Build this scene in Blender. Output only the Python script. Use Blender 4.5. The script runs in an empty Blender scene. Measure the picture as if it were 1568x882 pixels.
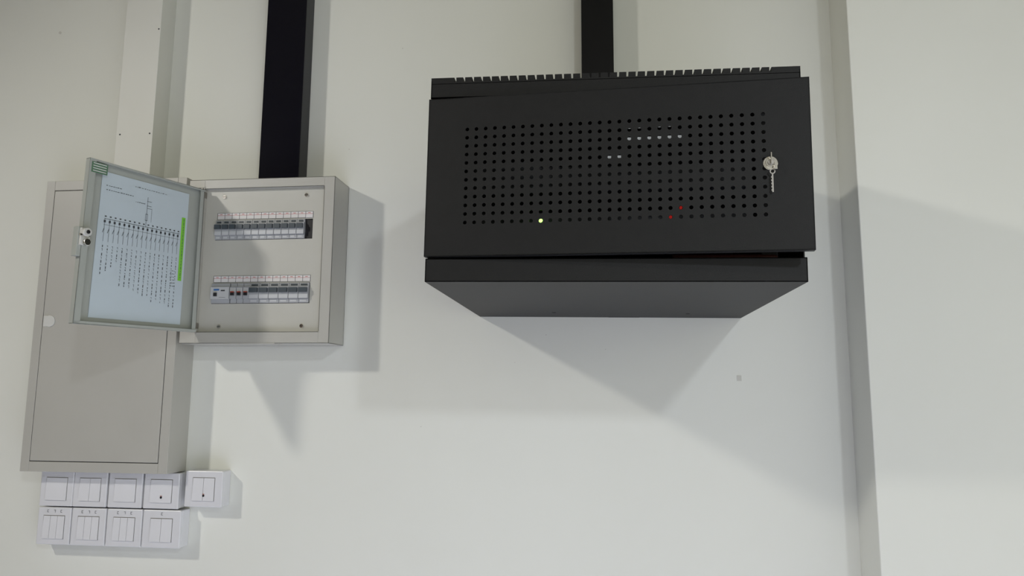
import bpy, bmesh, random
from math import *
from mathutils import Vector, Matrix
random.seed(4)
S=bpy.context.scene
Z0=1.55   # camera height above floor; all z below are relative to it
DC=1.7218
try:
    S.view_settings.view_transform='Standard'
except Exception: pass

# ------------------------------------------------------------ materials
def mat(name,col,rough=.5,metal=0.,noise=0.,nscale=20.,bump=0.,bscale=200.,emit=None,estr=0.,spec=.5,coat=0.):
    m=bpy.data.materials.new(name); m.use_nodes=True
    nt=m.node_tree; b=nt.nodes['Principled BSDF']
    b.inputs['Roughness'].default_value=rough; b.inputs['Metallic'].default_value=metal
    b.inputs['Specular IOR Level'].default_value=spec
    b.inputs['Coat Weight'].default_value=coat
    tc=nt.nodes.new('ShaderNodeTexCoord')
    n=nt.nodes.new('ShaderNodeTexNoise'); n.inputs['Scale'].default_value=nscale; n.inputs['Detail'].default_value=4
    nt.links.new(tc.outputs['Object'],n.inputs['Vector'])
    r=nt.nodes.new('ShaderNodeValToRGB')
    r.color_ramp.elements[0].position=.3; r.color_ramp.elements[1].position=.7
    r.color_ramp.elements[0].color=(*[x*(1-noise) for x in col],1); r.color_ramp.elements[1].color=(*[min(1,x*(1+noise)) for x in col],1)
    nt.links.new(n.outputs['Fac'],r.inputs['Fac']); nt.links.new(r.outputs['Color'],b.inputs['Base Color'])
    if bump>0:
        n2=nt.nodes.new('ShaderNodeTexNoise'); n2.inputs['Scale'].default_value=bscale
        nt.links.new(tc.outputs['Object'],n2.inputs['Vector'])
        bp=nt.nodes.new('ShaderNodeBump'); bp.inputs['Strength'].default_value=bump; bp.inputs['Distance'].default_value=.001
        nt.links.new(n2.outputs['Fac'],bp.inputs['Height']); nt.links.new(bp.outputs['Normal'],b.inputs['Normal'])
    if emit:
        b.inputs['Emission Color'].default_value=(*emit,1); b.inputs['Emission Strength'].default_value=estr
    return m
M={}
M['wall']=mat('painted_plaster',(.745,.75,.68),.75,noise=.025,nscale=1.5,bump=.15,bscale=60)
M['floor']=mat('floor_tile',(.68,.69,.84),.5,noise=.05)
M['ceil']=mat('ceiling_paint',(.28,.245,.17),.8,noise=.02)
M['wallw']=mat('dark_blocker_brown',(.24,.185,.13),.8,noise=.02)  # dark brown of the added unseen walls, keeps light off the left side
M['black']=mat('black_powder_coat',(.011,.011,.0106),.5,noise=.06,nscale=40,bump=.25,bscale=900,spec=.28)
M['gloss']=mat('glossy_black_trunking',(.004,.004,.008),.12,noise=.05,bump=.04,bscale=12,spec=.3)
M['flat']=mat('matte_black_trunking',(.006,.006,.006),.4,noise=.05,spec=.2)
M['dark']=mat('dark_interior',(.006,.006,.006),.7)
M['grey']=mat('grey_enamel',(.47,.46,.41),.38,noise=.02,nscale=8,bump=.05,bscale=400)
M['grey2']=mat('grey_enamel_cabinet',(.45,.44,.395),.4,noise=.02,nscale=8,bump=.05,bscale=400)
M['doorin']=mat('door_inner_enamel',(.40,.42,.38),.4,noise=.02)
M['cover']=mat('cover_enamel',(.53,.52,.46),.45,noise=.02)
M['trunkw']=mat('white_trunking',(.66,.66,.60),.5,noise=.03,nscale=3)
M['seam']=mat('seam_shadow_gap',(.04,.04,.035),.8)
M['white']=mat('white_plastic',(.70,.70,.71),.3,noise=.01)
M['rock']=mat('rocker_plastic',(.74,.74,.75),.25,noise=.01)
M['mcb']=mat('breaker_body',(.40,.41,.42),.4,noise=.03)
M['mcbl']=mat('breaker_light',(.56,.57,.57),.4,noise=.03)
M['tog']=mat('breaker_toggle',(.06,.075,.085),.35)
M['togb']=mat('toggle_black',(.015,.015,.017),.35)
M['togr']=mat('toggle_red',(.35,.05,.03),.4)
M['blue']=mat('breaker_logo_blue',(.05,.16,.4),.4)
M['paper']=mat('paper',(.56,.64,.68),.35,noise=.015,spec=.6)
M['label']=mat('label_paper',(.74,.72,.70),.6)
M['red']=mat('label_red_line',(.5,.06,.05),.6)
M['ink']=mat('ink',(.05,.055,.06),.7)
M['green']=mat('green_highlight',(.22,.62,.04),.5)
M['lgreen']=mat('label_green',(.10,.20,.12),.5)
M['chrome']=mat('chrome',(.75,.73,.69),.18,1.)
M['steel']=mat('zinc_steel',(.34,.32,.29),.4,.9)
M['device']=mat('switch_case',(.035,.037,.04),.5)
M['glint']=mat('wall_glint_glow',(.5,.52,.52),.5,emit=(.85,.9,.9),estr=.25)  # emission stands in for bright wall light at the door holes, no lamp
M['ledg']=mat('led_green',(.2,.8,.1),.4,emit=(.35,1,.12),estr=4)
M['ledr']=mat('led_red',(.4,.02,.02),.4,emit=(1,.03,.02),estr=.2)
M['cable']=mat('orange_red_cable',(.06,.012,.008),.5)
M['smudge']=mat('wall_scuff',(.58,.57,.51),.8)
M['knob']=mat('latch_plastic',(.62,.62,.58),.35)

# ------------------------------------------------------------ mesh builder
class MB:
    def __init__(s): s.v=[];s.f=[];s.m=[];s.mats=[];s.xf=None
    def mi(s,k):
        if k not in s.mats: s.mats.append(k)
        return s.mats.index(k)
    def av(s,p):
        if s.xf: p=s.xf(*p)
        s.v.append(tuple(p)); return len(s.v)-1
    def face(s,pts,k):
        s.f.append([s.av(p) for p in pts]); s.m.append(s.mi(k))
    def box(s,x0,x1,y0,y1,z0,z1,k):
        i=[s.av((x,y,z)) for z in (z0,z1) for y in (y0,y1) for x in (x0,x1)]
        for q in ((0,2,3,1),(4,5,7,6),(0,1,5,4),(2,6,7,3),(0,4,6,2),(1,3,7,5)):
            s.f.append([i[a] for a in q]); s.m.append(s.mi(k))
    def cyl(s,c,axis,r,l,k,n=20,r2=None):
        r2=r if r2 is None else r2
        A=[];B=[]
        for j in range(n):
            a=2*pi*j/n; p,q=cos(a),sin(a)
            def mk(rr,t):
                if axis=='y': return (c[0]+rr*p,c[1]+t,c[2]+rr*q)
                if axis=='z': return (c[0]+rr*p,c[1]+rr*q,c[2]+t)
                return (c[0]+t,c[1]+rr*p,c[2]+rr*q)
            A.append(s.av(mk(r,0)));B.append(s.av(mk(r2,l)))
        for j in range(n):
            s.f.append([A[j],A[(j+1)%n],B[(j+1)%n],B[j]]);s.m.append(s.mi(k))
        s.f.append(A[::-1]);s.m.append(s.mi(k));s.f.append(B);s.m.append(s.mi(k))
    def ring(s,c,ro,ri,l,k,n=24):
        R=[]
        for rr,t in ((ro,0),(ri,0),(ri,l),(ro,l)):
            R.append([s.av((c[0]+rr*cos(2*pi*j/n),c[1]+t,c[2]+rr*sin(2*pi*j/n))) for j in range(n)])
        for a in range(4):
            b=(a+1)%4
            for j in range(n):
                s.f.append([R[a][j],R[a][(j+1)%n],R[b][(j+1)%n],R[b][j]]);s.m.append(s.mi(k))
    def obj(s,name,parent=None,origin=(0,0,0),bevel=0,smooth=False):
        me=bpy.data.meshes.new(name)
        o=Vector(origin)
        me.from_pydata([Vector(p)-o for p in s.v],[],s.f)
        for k in s.mats: me.materials.append(M[k])
        for p,mi in zip(me.polygons,s.m): p.material_index=mi
        bm=bmesh.new();bm.from_mesh(me);bmesh.ops.recalc_face_normals(bm,faces=bm.faces);bm.to_mesh(me);bm.free()
        ob=bpy.data.objects.new(name,me); S.collection.objects.link(ob)
        if parent: ob.parent=parent
        else: ob.location=o+Vector((0,0,Z0))
        if bevel:
            b=ob.modifiers.new('bevel','BEVEL');b.width=bevel;b.segments=2;b.limit_method='ANGLE';b.angle_limit=radians(40)
        return ob
def empty(name,origin):
    e=bpy.data.objects.new(name,None); e.location=Vector(origin)+Vector((0,0,Z0)); e.empty_display_size=.05
    S.collection.objects.link(e); return e
def single(name,fn,origin,bevel=0):
    b=MB(); fn(b); return b.obj(name,None,origin,bevel)

# ------------------------------------------------------------ room
CE=1.60; FL=-Z0
single('wall_back',lambda b:b.box(-3.0,.56,0,.15,FL,CE,'wall'),(0,0,0))
single('wall_right',lambda b:b.box(.545,3.5,-.1175,.15,FL,CE,'wall'),(0,0,0),.002)
single('added_wall_left',lambda b:b.box(-3.1,-3.0,-6,.15,FL,CE,'wallw'),(0,0,0))  # unseen wall added to lessen ambient light from the left
single('ambient_blocker',lambda b:b.box(-2.99,-.9,-3.4,-3.3,FL,CE-.002,'wallw'),(-2,-3.35,0))  # unseen dark panel added behind the camera to dim the left side
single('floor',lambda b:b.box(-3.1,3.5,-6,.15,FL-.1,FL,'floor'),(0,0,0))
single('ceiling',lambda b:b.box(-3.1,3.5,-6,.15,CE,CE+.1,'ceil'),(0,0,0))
b=MB()
b.box(.302,.312,-.0006,0,.029,.041,'smudge')
for x,z,r in ((-1.44,.954,.004),(-.127,.134,.0013),(-.42,-.08,.0012),(-.20,.07,.001),(.01,.10,.001),(-.62,.60,.0012),(-.49,.86,.0012),(.28,-.48,.0018)):
    b.cyl((x,-.0007,z),'y',r,.001,'smudge',10)
o=b.obj('wall_scuff_marks',None,(0,0,0))

# ------------------------------------------------------------ trunking
b=MB(); b.box(-1.208,-1.110,-.06,0,.517,CE,'trunkw')
for x,z in ((-1.198,.638),(-1.118,.638),(-1.115,.916)):
    b.cyl((x,-.0608,z),'y',.0022,.001,'ink',10)
b.obj('cable_trunking',None,(-1.16,0,.5),.0015)
single('black_cable_trunking',lambda b:(b.box(-.830,-.727,-.05,0,.5035,CE,'gloss')),(-.78,0,.5),.0015)
single('black_cable_trunking',lambda b:(b.box(-.039,.037,-.05,0,.527,CE,'flat')),(0,0,.5),.0015)

# ------------------------------------------------------------ closed cabinet
E=empty('wall_cabinet',(-1.18,0,.16)); O=(-1.18,0,.16)
X0,X1,ZB,ZT,D=-1.368,-.997,-.191,.515,.08
sx0,sx1,sz0,sz1=-1.346,-1.020,-.168,.491
b=MB(); b.box(X0,X1,-D+.004,0,ZB,ZT,'grey2'); 
b.box(X0,sx0,-D,-D+.004,ZB,ZT,'grey2');b.box(sx1,X1,-D,-D+.004,ZB,ZT,'grey2')
b.box(sx0,sx1,-D,-D+.004,ZB,sz0,'grey2');b.box(sx0,sx1,-D,-D+.004,sz1,ZT,'grey2')
b.obj('body',E,O,.0008)
b=MB(); b.box(sx0,sx1,-D+.0015,-D+.0045,sz0,sz1,'seam'); b.obj('door_gap',E,O)
b=MB(); g=.0016; b.box(sx0+g,sx1-g,-D-.0005,-D+.004,sz0+g*1.3,sz1-g,'grey2'); b.obj('door_panel',E,O,.001)
b=MB(); b.cyl((-1.326,-D-.0025,.165),'y',.014,.003,'knob',28); b.box(-1.342,-1.328,-D-.002,-D,.152,.178,'knob'); b.obj('push_latch',E,O,.0006)

# ------------------------------------------------------------ switches
def switch(x0,z1,w=.085,gang=2,dots=False,label=0,h=.083,d=.04):
    cxx=x0+w/2; O=(cxx,0,z1-h/2); E=empty('wall_switch',O)
    z0=z1-h
    b=MB(); b.box(x0+.001,x0+w-.001,-d+.009,0,z0+.001,z1-.001,'white'); b.obj('back_box',E,O,.002)
    b=MB(); b.box(x0+.0004,x0+w-.0004,-d,-d+.0085,z0+.0004,z1-.0004,'white'); b.obj('face_plate',E,O,.002)
    rw=.054; rx0=cxx-rw/2; rz0=z0+.0145; rz1=rz0+rw-.002
    b=MB(); b.box(rx0-.0006,rx0+rw+.0006,-d-.0004,-d+.001,rz0-.0005,rz1+.0012,'steel'); b.obj('rocker_gap',E,O)
    b=MB(); gw=rw/gang
    for i in range(gang):
        a=rx0+i*gw
        x_0,x_1=a+.0005,a+gw-.0005
        y_t,y_b=-d-.0012,-d-.0028
        zt,zb=rz1,rz0
        v=[(x_0,y_b,zb),(x_1,y_b,zb),(x_1,y_t,zt),(x_0,y_t,zt),(x_0,-d,zb),(x_1,-d,zb),(x_1,-d,zt),(x_0,-d,zt)]
        for q in ((0,1,2,3),(4,7,6,5),(0,4,5,1),(1,5,6,2),(2,6,7,3),(3,7,4,0)): b.face([v[j] for j in q],'rock')
    b.obj('rockers',E,O)
    if dots:
        b=MB(); b.cyl((cxx+.002,-d-.0034,rz0+.012),'y',.0026,.001,'togb',12); b.box(cxx-.0005,cxx+.0045,-d-.0036,-d-.003,rz0+.015,rz0+.016,'togr'); b.obj('indicator',E,O)
    if label:
        b=MB()
        for i in range(label):
            lx=cxx+(i-(label-1)/2)*.017; lz=z1-.009
            b.box(lx-.002,lx+.002,-d-.0003,-d,lz+.002,lz+.0028,'ink')
            b.box(lx+(.0012 if i%2 else -.002),lx+(.002 if i%2 else -.0012),-d-.0003,-d,lz-.003,lz+.003,'ink')
            if i!=1: b.box(lx-.002,lx+.002,-d-.0003,-d,lz-.003,lz-.0022,'ink')
        b.obj('handwritten_label',E,O)
r1=[-1.343,-1.2565,-1.1665,-1.0765]
for i,x in enumerate(r1): switch(x,-.1925,.0865 if i<3 else .089,[1,2,1,1][i],dots=(i==3),label=0)
switch(-.9735,-.1860,.093,2,dots=True)
for i,x in enumerate((-1.342,-1.2545,-1.1645,-1.0735)): switch(x,-.2775,[.086,.088,.0895,.0955][i],[3,3,3,2][i],label=[3,3,3,1][i],h=.0865)

# ------------------------------------------------------------ distribution board
O=(-.80,0,.3); E=empty('distribution_board',O)
X0,X1,ZB,ZT,D=-.980,-.616,.109,.502,.097
ox0,ox1,oz0,oz1=-.940,-.642,.136,.479
t=.002
b=MB()
b.box(X0,X0+t,-D,0,ZB,ZT,'grey');b.box(X1-t,X1,-D,0,ZB,ZT,'grey')
b.box(X0,X1,-D,0,ZB,ZB+t,'grey');b.box(X0,X1,-D,0,ZT-t,ZT,'grey');b.box(X0,X1,-.003,0,ZB,ZT,'grey')
b.box(X0,ox0,-D,-D+t,ZB,ZT,'grey');b.box(ox1,X1,-D,-D+t,ZB,ZT,'grey')
b.box(ox0,ox1,-D,-D+t,ZB,oz0,'grey');b.box(ox0,ox1,-D,-D+t,oz1,ZT,'grey')
L=.016
b.box(ox0-t,ox0,-D,-D+L,oz0,oz1,'grey');b.box(ox1,ox1+t,-D,-D+L,oz0,oz1,'grey')
b.box(ox0,ox1,-D,-D+L,oz0-t,oz0,'grey');b.box(ox0,ox1,-D,-D+L,oz1,oz1+t,'grey')
b.obj('enclosure',E,O,.0007)
cy0,cy1=-D+.012,-D+.014
wx0,wx1=-.912,-.671
b=MB()
for a in ((ox0,wx0,oz0,oz1),(wx1,ox1,oz0,oz1),(wx0,wx1,oz0,.203),(wx0,wx1,.2515,.3555),(wx0,wx1,.4035,oz1)):
    b.box(a[0],a[1],cy0,cy1,a[2],a[3],'cover')
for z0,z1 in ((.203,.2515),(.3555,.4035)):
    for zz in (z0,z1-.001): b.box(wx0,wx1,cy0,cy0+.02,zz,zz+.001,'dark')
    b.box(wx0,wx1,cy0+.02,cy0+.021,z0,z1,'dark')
b.obj('cover_plate',E,O)
b=MB()
for x,z in ((-.894,.461),(-.689,.461),(-.889,.149),(-.687,.150)):
    b.cyl((x,cy0-.003,z),'y',.0042,.003,'chrome',18,.005); b.box(x-.0038,x+.0038,cy0-.0034,cy0-.0028,z-.0005,z+.0005,'dark')
b.obj('cover_screws',E,O)
b=MB()
for z0,z1 in ((.4055,.4215),(.2535,.2690)):
    b.box(wx0+.003,wx1,cy0-.0006,cy0,z0,z1,'label')
    b.box(wx0+.003,wx1,cy0-.0009,cy0-.0005,z1-.0062,z1-.0056,'red')
    b.box(wx0+.003,wx1,cy0-.0009,cy0-.0005,z0,z0+.0008,'ink')
    b.box(wx0+.003,wx1,cy0-.0009,cy0-.0005,z1-.0005,z1,'ink')
    for i in range(14):
        x=wx0+.003+i*(wx1-wx0-.003)/13
        b.box(x-.0004,x+.0004,cy0-.0009,cy0-.0005,z0,z1,'ink')
        if i<13: b.box(x+.006,x+.012,cy0-.0009,cy0-.0005,z1-.004,z1-.003,'red')
b.obj('circuit_labels',E,O)
def mcb(b,x,w,z0,z1,kind):
    h=z1-z0; yf=cy0-.003
    b.box(x+.0004,x+w-.0004,yf,cy0+.018,z0+.001,z1-.001,'mcb')
    b.box(x+.0004,x+w-.0004,yf-.0045,yf,z0+h*.22,z1-h*.20,'mcb' if kind!='rcd' else 'mcbl')
    if kind=='mcb':
        b.box(x+.0012,x+w-.0012,yf-.0049,yf-.0045,z0+h*.24,z0+h*.42,'mcbl')
        b.box(x+.002,x+w-.002,yf-.0105,yf-.0045,z0+h*.52,z0+h*.74,'tog')
        b.box(x+.004,x+w-.004,yf-.0013,yf,z1-h*.15,z1-h*.07,'tog')
        b.box(x+.003,x+w-.006,yf-.0003,yf,z0+h*.08,z0+h*.16,'mcbl')
    if kind=='red':
        b.box(x+.0012,x+w-.0012,yf-.0049,yf-.0045,z0+h*.56,z0+h*.74,'mcbl')
        b.box(x+.004,x+w-.004,yf-.0095,yf-.0045,z0+h*.38,z0+h*.52,'togb')
        b.box(x+.004,x+w-.004,yf-.0100,yf-.0047,z0+h*.52,z0+h*.57,'togr')
b=MB(); n=13; mw=(wx1-wx0)/n
for i in range(12): mcb(b,wx0+i*mw,mw,.3555,.4035,'mcb')
b.obj('breaker_row_upper',E,O,.0004)
b=MB(); b.box(wx0+12*mw,wx1,cy0+.002,cy0+.006,.3555,.4035,'togb'); b.obj('blank_module',E,O)
b=MB()
mcb(b,wx0,2.5*mw,.203,.2515,'rcd')
b.box(wx0+.008,wx0+.022,cy0-.0079,cy0-.0074,.2335,.2375,'blue')
b.box(wx0+.026,wx0+.036,cy0-.0079,cy0-.0074,.232,.235,'ink')
b.box(wx0+.010,wx0+.017,cy0-.012,cy0-.007,.220,.228,'togb')
b.box(wx0+.022,wx0+.038,cy0-.0079,cy0-.0074,.217,.2175,'ink')
for i in range(3): mcb(b,wx0+(2.5+i*.87+.04)*mw+.001,mw*.85,.203,.2515,'red')
x=wx0+5.15*mw; w=(wx1-x-.001)/6
for i in range(6): mcb(b,x+i*w,w,.203,.2515,'mcb')
b.obj('breaker_row_lower',E,O,.0004)
b=MB(); b.box(-.87,-.745,-D-.0005,-D+.03,ZB-.001,ZB+.001,'grey'); b.obj('bottom_knockout',E,O)
# door (open)
Hx,Hy=-.943,-.0985; Fx,Fy=-1.043,-.372
dl=hypot(Fx-Hx,Fy-Hy); dx,dy=(Fx-Hx)/dl,(Fy-Hy)/dl; nx,ny=-dy,dx
dz0,dz1=.1345,.4745
def dxf(u,w,z):
    zz=z-.004*(u/dl)
    return (Hx+dx*u+nx*w-.006*(u/dl)*(.42-z)/.3,Hy+dy*u+ny*w,zz)
def strips(b,u0,u1,w0,w1,z0,z1,k,n=10,m=10):
    for i in range(n):
        for j in range(m):
            a0=u0+(u1-u0)*i/n; a1=u0+(u1-u0)*(i+1)/n; c0=z0+(z1-z0)*j/m; c1=z0+(z1-z0)*(j+1)/m
            b.face([(a0,w0,c0),(a1,w0,c0),(a1,w0,c1),(a0,w0,c1)],k); b.face([(a0,w1,c0),(a0,w1,c1),(a1,w1,c1),(a1,w1,c0)],k)
b=MB(); b.xf=dxf
strips(b,.004,dl,-.0012,0,dz0,dz1,'doorin')
R=.012
b.box(.004,.0055,-.0012,R*.8,dz0,dz1,'doorin'); b.box(dl-.0015,dl,-.0012,R,dz0,dz1,'doorin')
b.box(.004,dl,-.0012,R,dz1-.0015,dz1,'doorin'); b.box(.004,dl,-.0012,R,dz0,dz0+.0015,'doorin')
b.box(dl-.014,dl,R-.0012,R,dz0,dz1,'doorin')
b.box(.004,.014,R*.8-.0012,R*.8,dz0,dz1,'doorin')
b.box(.004,dl,R-.0012,R,dz1-.004,dz1,'doorin');b.box(.004,dl,R-.0012,R,dz0,dz0+.006,'doorin')
b.obj('door',E,O)
b=MB(); b.xf=dxf
b.box(dl-.013,dl+.006,R,R+.006,.292,.327,'knob')
b.box(dl,dl+.009,-.004,R,.270,.330,'doorin')
b.cyl((dl-.002,R+.006,.318),'y',.0085,.009,'knob',20)
b.cyl((dl-.002,R+.015,.318),'y',.004,.002,'togb',14)
b.cyl((dl-.004,R+.006,.298),'y',.007,.008,'chrome',16)
b.box(dl-.010,dl+.012,R+.008,R+.011,.309,.314,'chrome')
b.obj('door_latch',E,O,.0008)
b=MB()
for z0,z1 in ((.138,.165),(.452,.480)):
    b.cyl((Hx-.001,Hy-.002,z0),'z',.0028,z1-z0,'steel',14)
    b.box(Hx-.001,Hx+.004,Hy-.001,Hy+.012,z0+.006,z1-.008,'steel')
b.box(X0+.004,Hx+.004,-D-.002,-D,.482,.4845,'grey')
b.obj('hinges',E,O)
pu0,pu1,pz0,pz1=.135*dl,.875*dl,.150,.457
b=MB(); b.xf=dxf; strips(b,pu0,pu1,.0004,.0012,pz0,pz1,'paper'); b.obj('circuit_diagram_sheet',E,O)
b=MB(); b.xf=dxf
def q(u0,u1,z0,z1,k='ink'): b.face([(u0,.0018,z0),(u1,.0018,z0),(u1,.0018,z1),(u0,.0018,z1)],k)
bus=.358
def hl(u0,u1,z0,z1):
    for i in range(8): q(u0+(u1-u0)*i/8,u0+(u1-u0)*(i+1)/8,z0,z1)
hl(.20*dl,.83*dl,bus-.0004,bus+.0004)
hl(.20*dl,.83*dl,bus-.013,bus-.0125)
N=17
for i in range(N):
    u=(.215+.61*i/(N-1))*dl
    q(u-.0003,u+.0003,bus-.048,bus+.001)
    q(u-.0022,u+.0022,bus-.008,bus-.003); q(u-.003,u+.001,bus+.004,bus+.0065)
    b.face([(u-.0005,.0018,bus-.02),(u+.0005,.0018,bus-.02),(u+.0038,.0018,bus-.030),(u+.0028,.0018,bus-.030)],'ink')
    z=bus-.056; end=.185+.006*(i//2)+random.uniform(0,.006)
    if i>12: end=.27-.01*(i-12)+.01
    while z>end:
        l=random.uniform(.002,.006)
        if random.random()<.5: q(u-.0010,u+.0006,z-l,z)
        else: q(u-.0010,u-.0004,z-l,z); q(u-.0010,u+.0014,z-.0008,z)
        z-=l+random.uniform(.0015,.005)
u=.50*dl
q(u-.0004,u+.0004,bus,.425); q(u-.003,u+.003,.372,.373);q(u-.003,u+.003,.386,.387);q(u-.003,u-.0024,.372,.387);q(u+.0024,u+.003,.372,.387)
q(u-.012,u-.0115,.37,.40); q(u-.012,u,.3995,.4002)
q(u-.010,u+.001,.405,.4058);q(u-.010,u+.001,.415,.4158)
def text(u0,u1,z,h=.003):
    x=u0
    while x<u1:
        l=random.uniform(.002,.005); q(x,min(x+l,u1),z,z+h*random.uniform(.25,.55)); x+=l+random.uniform(.001,.003)
text(.34*dl,.62*dl,.441); text(.72*dl,.84*dl,.428); text(.62*dl,.84*dl,.419,.003); text(.52*dl,.60*dl,.408)
for k in range(6): text(.22*dl,.26*dl,.27-.007*k,.0025)
q(.155*dl,.188*dl,.250,.398,'green')
b.xf=lambda u,w,z:dxf(u,w+.0003,z)
z=.395
while z>.255:
    l=random.uniform(.003,.008); q(.166*dl,.172*dl,z-l,z,'lgreen'); z-=l+.002
b.obj('diagram_ink',E,O)
b=MB(); b.xf=dxf
b.box(.865*dl,.985*dl,R,R+.0005,.446,.468,'lgreen')
for k in range(4):
    z=.449+k*.0052; b.face([(.875*dl,R+.0007,z),(.975*dl,R+.0007,z),(.975*dl,R+.0007,z+.0016),(.875*dl,R+.0007,z+.0016)],'label')
b.obj('warning_label',E,O)

# ------------------------------------------------------------ network rack cabinet
O=(.018,0,.348); E=empty('network_rack_cabinet',O); E.rotation_euler[1]=.0117
X0,X1,ZB,ZT,D=-.282,.318,.174,.522,.557
t=.0025
b=MB()
for xa in (X0,X1-t):
    b.box(xa,xa+t,-D+.014,0,ZB,ZT-.004,'black')
    b.box(xa,xa+t,-D,-D+.014,ZB,ZB+.0385,'black'); b.box(xa,xa+t,-D,-D+.014,ZT-.036,ZT-.004,'black')
b.box(X0,X1,-.003,0,ZB,ZT-.006,'black')
b.box(X0,X1,-D,0,ZB,ZB+t,'black')
b.box(X0,X1,-D,0,ZT-.012,ZT-.0095,'black')
b.box(X0,X1,-D,-D+t,ZB,ZB+.0385,'black')
b.box(X0,X1,-D,-D+.02,ZB+.036,ZB+.0385,'black')
b.obj('shell',E,O,.0008)
b=MB()
zt0=ZT-.036
b.box(X0,X1,-D,-D+t,zt0,ZT-.008,'black')
b.box(X0,X1,-D,-D+.02,zt0,zt0+.002,'black')
n=35; sx0,sx1=-.241,.272; pitch=(sx1-sx0)/(n-1)
x=X0
for i in range(n):
    c=sx0+i*pitch
    b.box(x,c-.0017,-D,-D+.03,ZT-.008,ZT,'black'); x=c+.0017
b.box(x,X1,-D,-D+.03,ZT-.008,ZT,'black')
b.obj('vented_top_rail',E,O)
b=MB()
for x,y in ((-.10,-.10),(.19,-.09)):
    b.cyl((x,y,ZB-.0008),'z',.004,.001,'dark',14)
b.box(.02,.09,-.010,-.004,ZB-.0005,ZB,'dark')
b.obj('base_holes',E,O)
b=MB()
b.box(X0+.03,X0+.055,-D+.06,-D+.063,ZB+.04,ZT-.04,'dark'); b.box(X1-.055,X1-.03,-D+.06,-D+.063,ZB+.04,ZT-.04,'dark')
b.box(X0+t,X1-t,-.30,-.297,ZB+t,ZT-.012,'dark')
b.obj('mounting_rails',E,O)
b=MB()
py=-D+.07
b.box(-.22,.25,py,py+.2,.262,.304,'device'); b.box(-.22,.25,py,py+.2,.345,.385,'device')
for i in range(24):
    x=-.19+i*.0165
    b.box(x,x+.011,py-.001,py,.352,.362,'dark')
b.obj('network_switches',E,O,.0008)
th=radians(4.2); du=.6035
Hx,Hy=X0-.001,-D+.0115
def rxf(u,w,z): return (Hx+cos(th)*u+sin(th)*w, Hy-sin(th)*u+cos(th)*w, z)
dz0,dz1=.2150,.4835
b=MB(); b.xf=rxf
NC,NR=31,12
pu=.01557; pz=.01432
gu0=.0675-pu/2; gu1=gu0+NC*pu
gz1=.4278+pz/2; gz0=gz1-NR*pz
W0,W1=-.014,-.012
def slab(u0,u1,z0,z1): b.box(u0,u1,W0,W1,z0,z1,'black')
slab(0,gu0,dz0,dz1);slab(gu1,du,dz0,dz1);slab(gu0,gu1,dz0,gz0);slab(gu0,gu1,gz1,dz1)
r=.0032; K=16
for i in range(NC):
    for j in range(NR):
        cu=gu0+(i+.5)*pu; cz=gz0+(j+.5)*pz
        C=[];Q=[];C2=[]
        for k in range(K):
            a=2*pi*k/K; ca,sa=cos(a),sin(a); m=max(abs(ca),abs(sa))
            C.append(b.av((cu+r*ca,W0,cz+r*sa))); C2.append(b.av((cu+r*ca,W1,cz+r*sa)))
            Q.append(b.av((cu+pu/2*ca/m,W0,cz+pz/2*sa/m)))
        mi=b.mi('black')
        for k in range(K):
            l=(k+1)%K
            b.f.append([Q[k],Q[l],C[l],C[k]]);b.m.append(mi)
            b.f.append([C[k],C[l],C2[l],C2[k]]);b.m.append(mi)
b.box(0,.0015,W0,0,dz0,dz1,'black');b.box(du-.0015,du,W0,0,dz0,dz1,'black')
b.box(0,du,W0,0,dz0,dz0+.0015,'black');b.box(0,du,W0,0,dz1-.0015,dz1,'black')
ob=b.obj('perforated_door',E,O)
b=MB(); b.xf=rxf
lu,lz=.5430,.3490
b.ring((lu,W0-.002,lz),.0108,.006,.002,'chrome',28)
b.cyl((lu,W0-.006,lz),'y',.0075,.006,'chrome',24)
b.cyl((lu,W0-.0085,lz),'y',.0045,.003,'steel',20)
b.box(lu-.0009,lu+.0009,W0-.013,W0-.006,lz-.003,lz+.014,'chrome')
b.box(lu+.004,lu+.0085,W0-.011,W0-.009,lz-.012,lz-.002,'chrome')
b.obj('lock',E,O,.0004)
b=MB(); b.xf=rxf
b.ring((lu+.002,W0-.0065,lz-.014),.0042,.0026,.0012,'steel',18)
b.box(lu+.0008,lu+.0030,W0-.006,W0-.0048,lz-.046,lz-.017,'steel')
for k in range(5): b.box(lu-.0002,lu+.0010,W0-.006,W0-.0048,lz-.044+k*.005,lz-.0415+k*.005,'steel')
b.obj('hanging_key',E,O)
th2=.0117
def toworld(p):
    x,y,z=p[0]-O[0],p[1],p[2]-O[2]
    return Vector((x*cos(th2)+z*sin(th2)+O[0],y,-x*sin(th2)+z*cos(th2)+O[2]))
def tolocal(P):
    x,z=P[0]-O[0],P[2]-O[2]
    return (x*cos(th2)-z*sin(th2)+O[0],P[1],x*sin(th2)+z*cos(th2)+O[2])
cam0=Vector((0,-DC,0))
def behind(col,row,depth=.035):
    p=toworld(rxf(gu0+(col+.5)*pu,W0,gz0+(row+.5)*pz)); d=(p-cam0); d/=d.y
    return tolocal(p+d*depth)
b=MB()
for c,rw,k,rr in ((8,0,'ledg',.0045),(22,1,'ledr',.0024),(21,0,'ledr',.0024)):
    p=behind(c,rw); b.cyl((p[0],p[1]-.001,p[2]),'y',rr,.003,k,14)
b.obj('status_leds',E,O)
b=MB()  # added glowing plates, imitate bright wall light seen through the perforations
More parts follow.
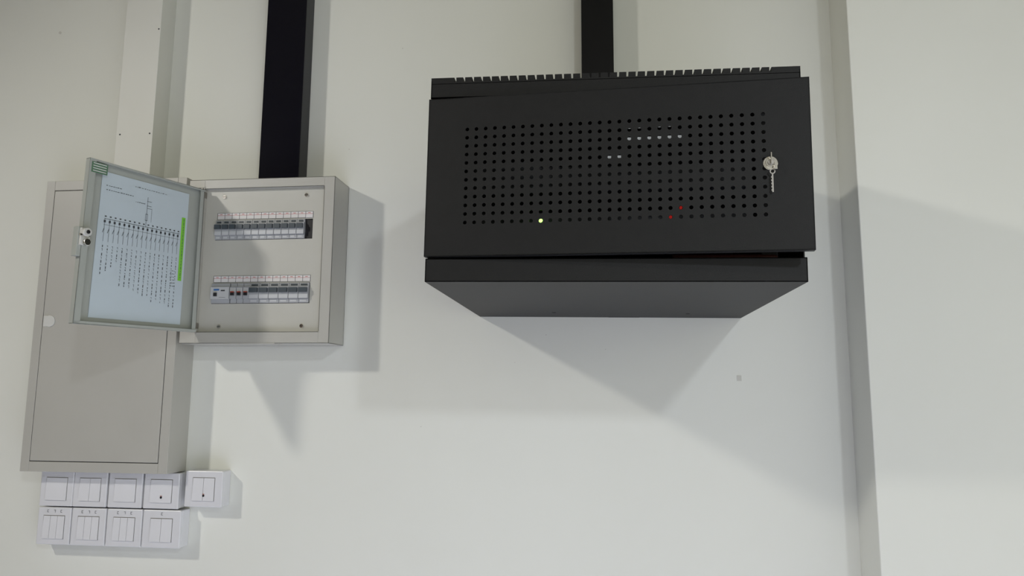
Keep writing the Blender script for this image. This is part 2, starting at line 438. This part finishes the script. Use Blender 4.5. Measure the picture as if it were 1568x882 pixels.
for c,rw in ((15,7),(16,7),(17,10.3),(18,10.3),(19,10.4),(20,10.3),(21,10.3),(17,9),(18,9),(19,9),(20,9),(21,9),(22,9)):
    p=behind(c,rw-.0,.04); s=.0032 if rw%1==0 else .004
    b.box(p[0]-s,p[0]+s-.0005,p[1],p[1]+.003,p[2]-.0018-(.0004 if rw==9 else 0),p[2]+.0014,'glint')
b.obj('wall_glint_plates',E,O)
b=MB()
for k in range(5):
    y=-D+.03+k*.008; b.cyl((.12,y,ZB+.044+.002*k),'x',.0025,.16,'cable',10)
b.obj('patch_cables',E,O)

# ------------------------------------------------------------ lights
def lamp(loc,P,size,col,aim,ang,soft=None):
    E=empty('ceiling_spotlight',loc)
    b=MB(); b.cyl((loc[0],loc[1],loc[2]+.012+size/2),'z',size/2+.03,CE-loc[2]-.012-size/2,'ceil',32); b.obj('housing',E,loc)
    L=bpy.data.lights.new('lamp','SPOT'); L.shadow_soft_size=size/2; L.energy=P; L.color=col
    L.spot_size=radians(ang); L.spot_blend=1.
    o=bpy.data.objects.new('lamp',L); S.collection.objects.link(o); o.parent=E
    o.rotation_euler=(Vector(aim)-Vector(loc)).to_track_quat('-Z','Y').to_euler()
lamp((-2.6,-2.2,1.46),120,.18,(1,.97,.91),(.1,0,-.95),84)
lamp((1.4,-3.76,1.46),90,.20,(.84,.90,1),(.0,0,-.70),62)
lamp((.1,-1.75,1.48),820,.12,(.88,.92,1),(.1,-1.75,-1),74)  # added downlight; its floor bounce brightens the lower wall and rack underside
w=bpy.data.worlds.new('room_light'); S.world=w; w.use_nodes=True
w.node_tree.nodes['Background'].inputs['Color'].default_value=(.985,1,.89,1)
w.node_tree.nodes['Background'].inputs['Strength'].default_value=1.0

# ------------------------------------------------------------ camera
ya,pi_,ro=.1201,.1405,.0062
fw=Vector((-sin(ya)*cos(pi_),cos(ya)*cos(pi_),sin(pi_))); r_=Vector((cos(ya),sin(ya),0)); u_=r_.cross(fw)
r2=r_*cos(ro)+u_*sin(ro); u2=-r_*sin(ro)+u_*cos(ro)
cd=bpy.data.cameras.new('camera'); co=bpy.data.objects.new('camera',cd); S.collection.objects.link(co)
m=Matrix((r2,u2,-fw)).transposed().to_4x4(); m.translation=Vector((0,-DC,Z0)); co.matrix_world=m
cd.sensor_width=36; cd.lens=1133.27/1568*36; cd.clip_start=.01
S.camera=co
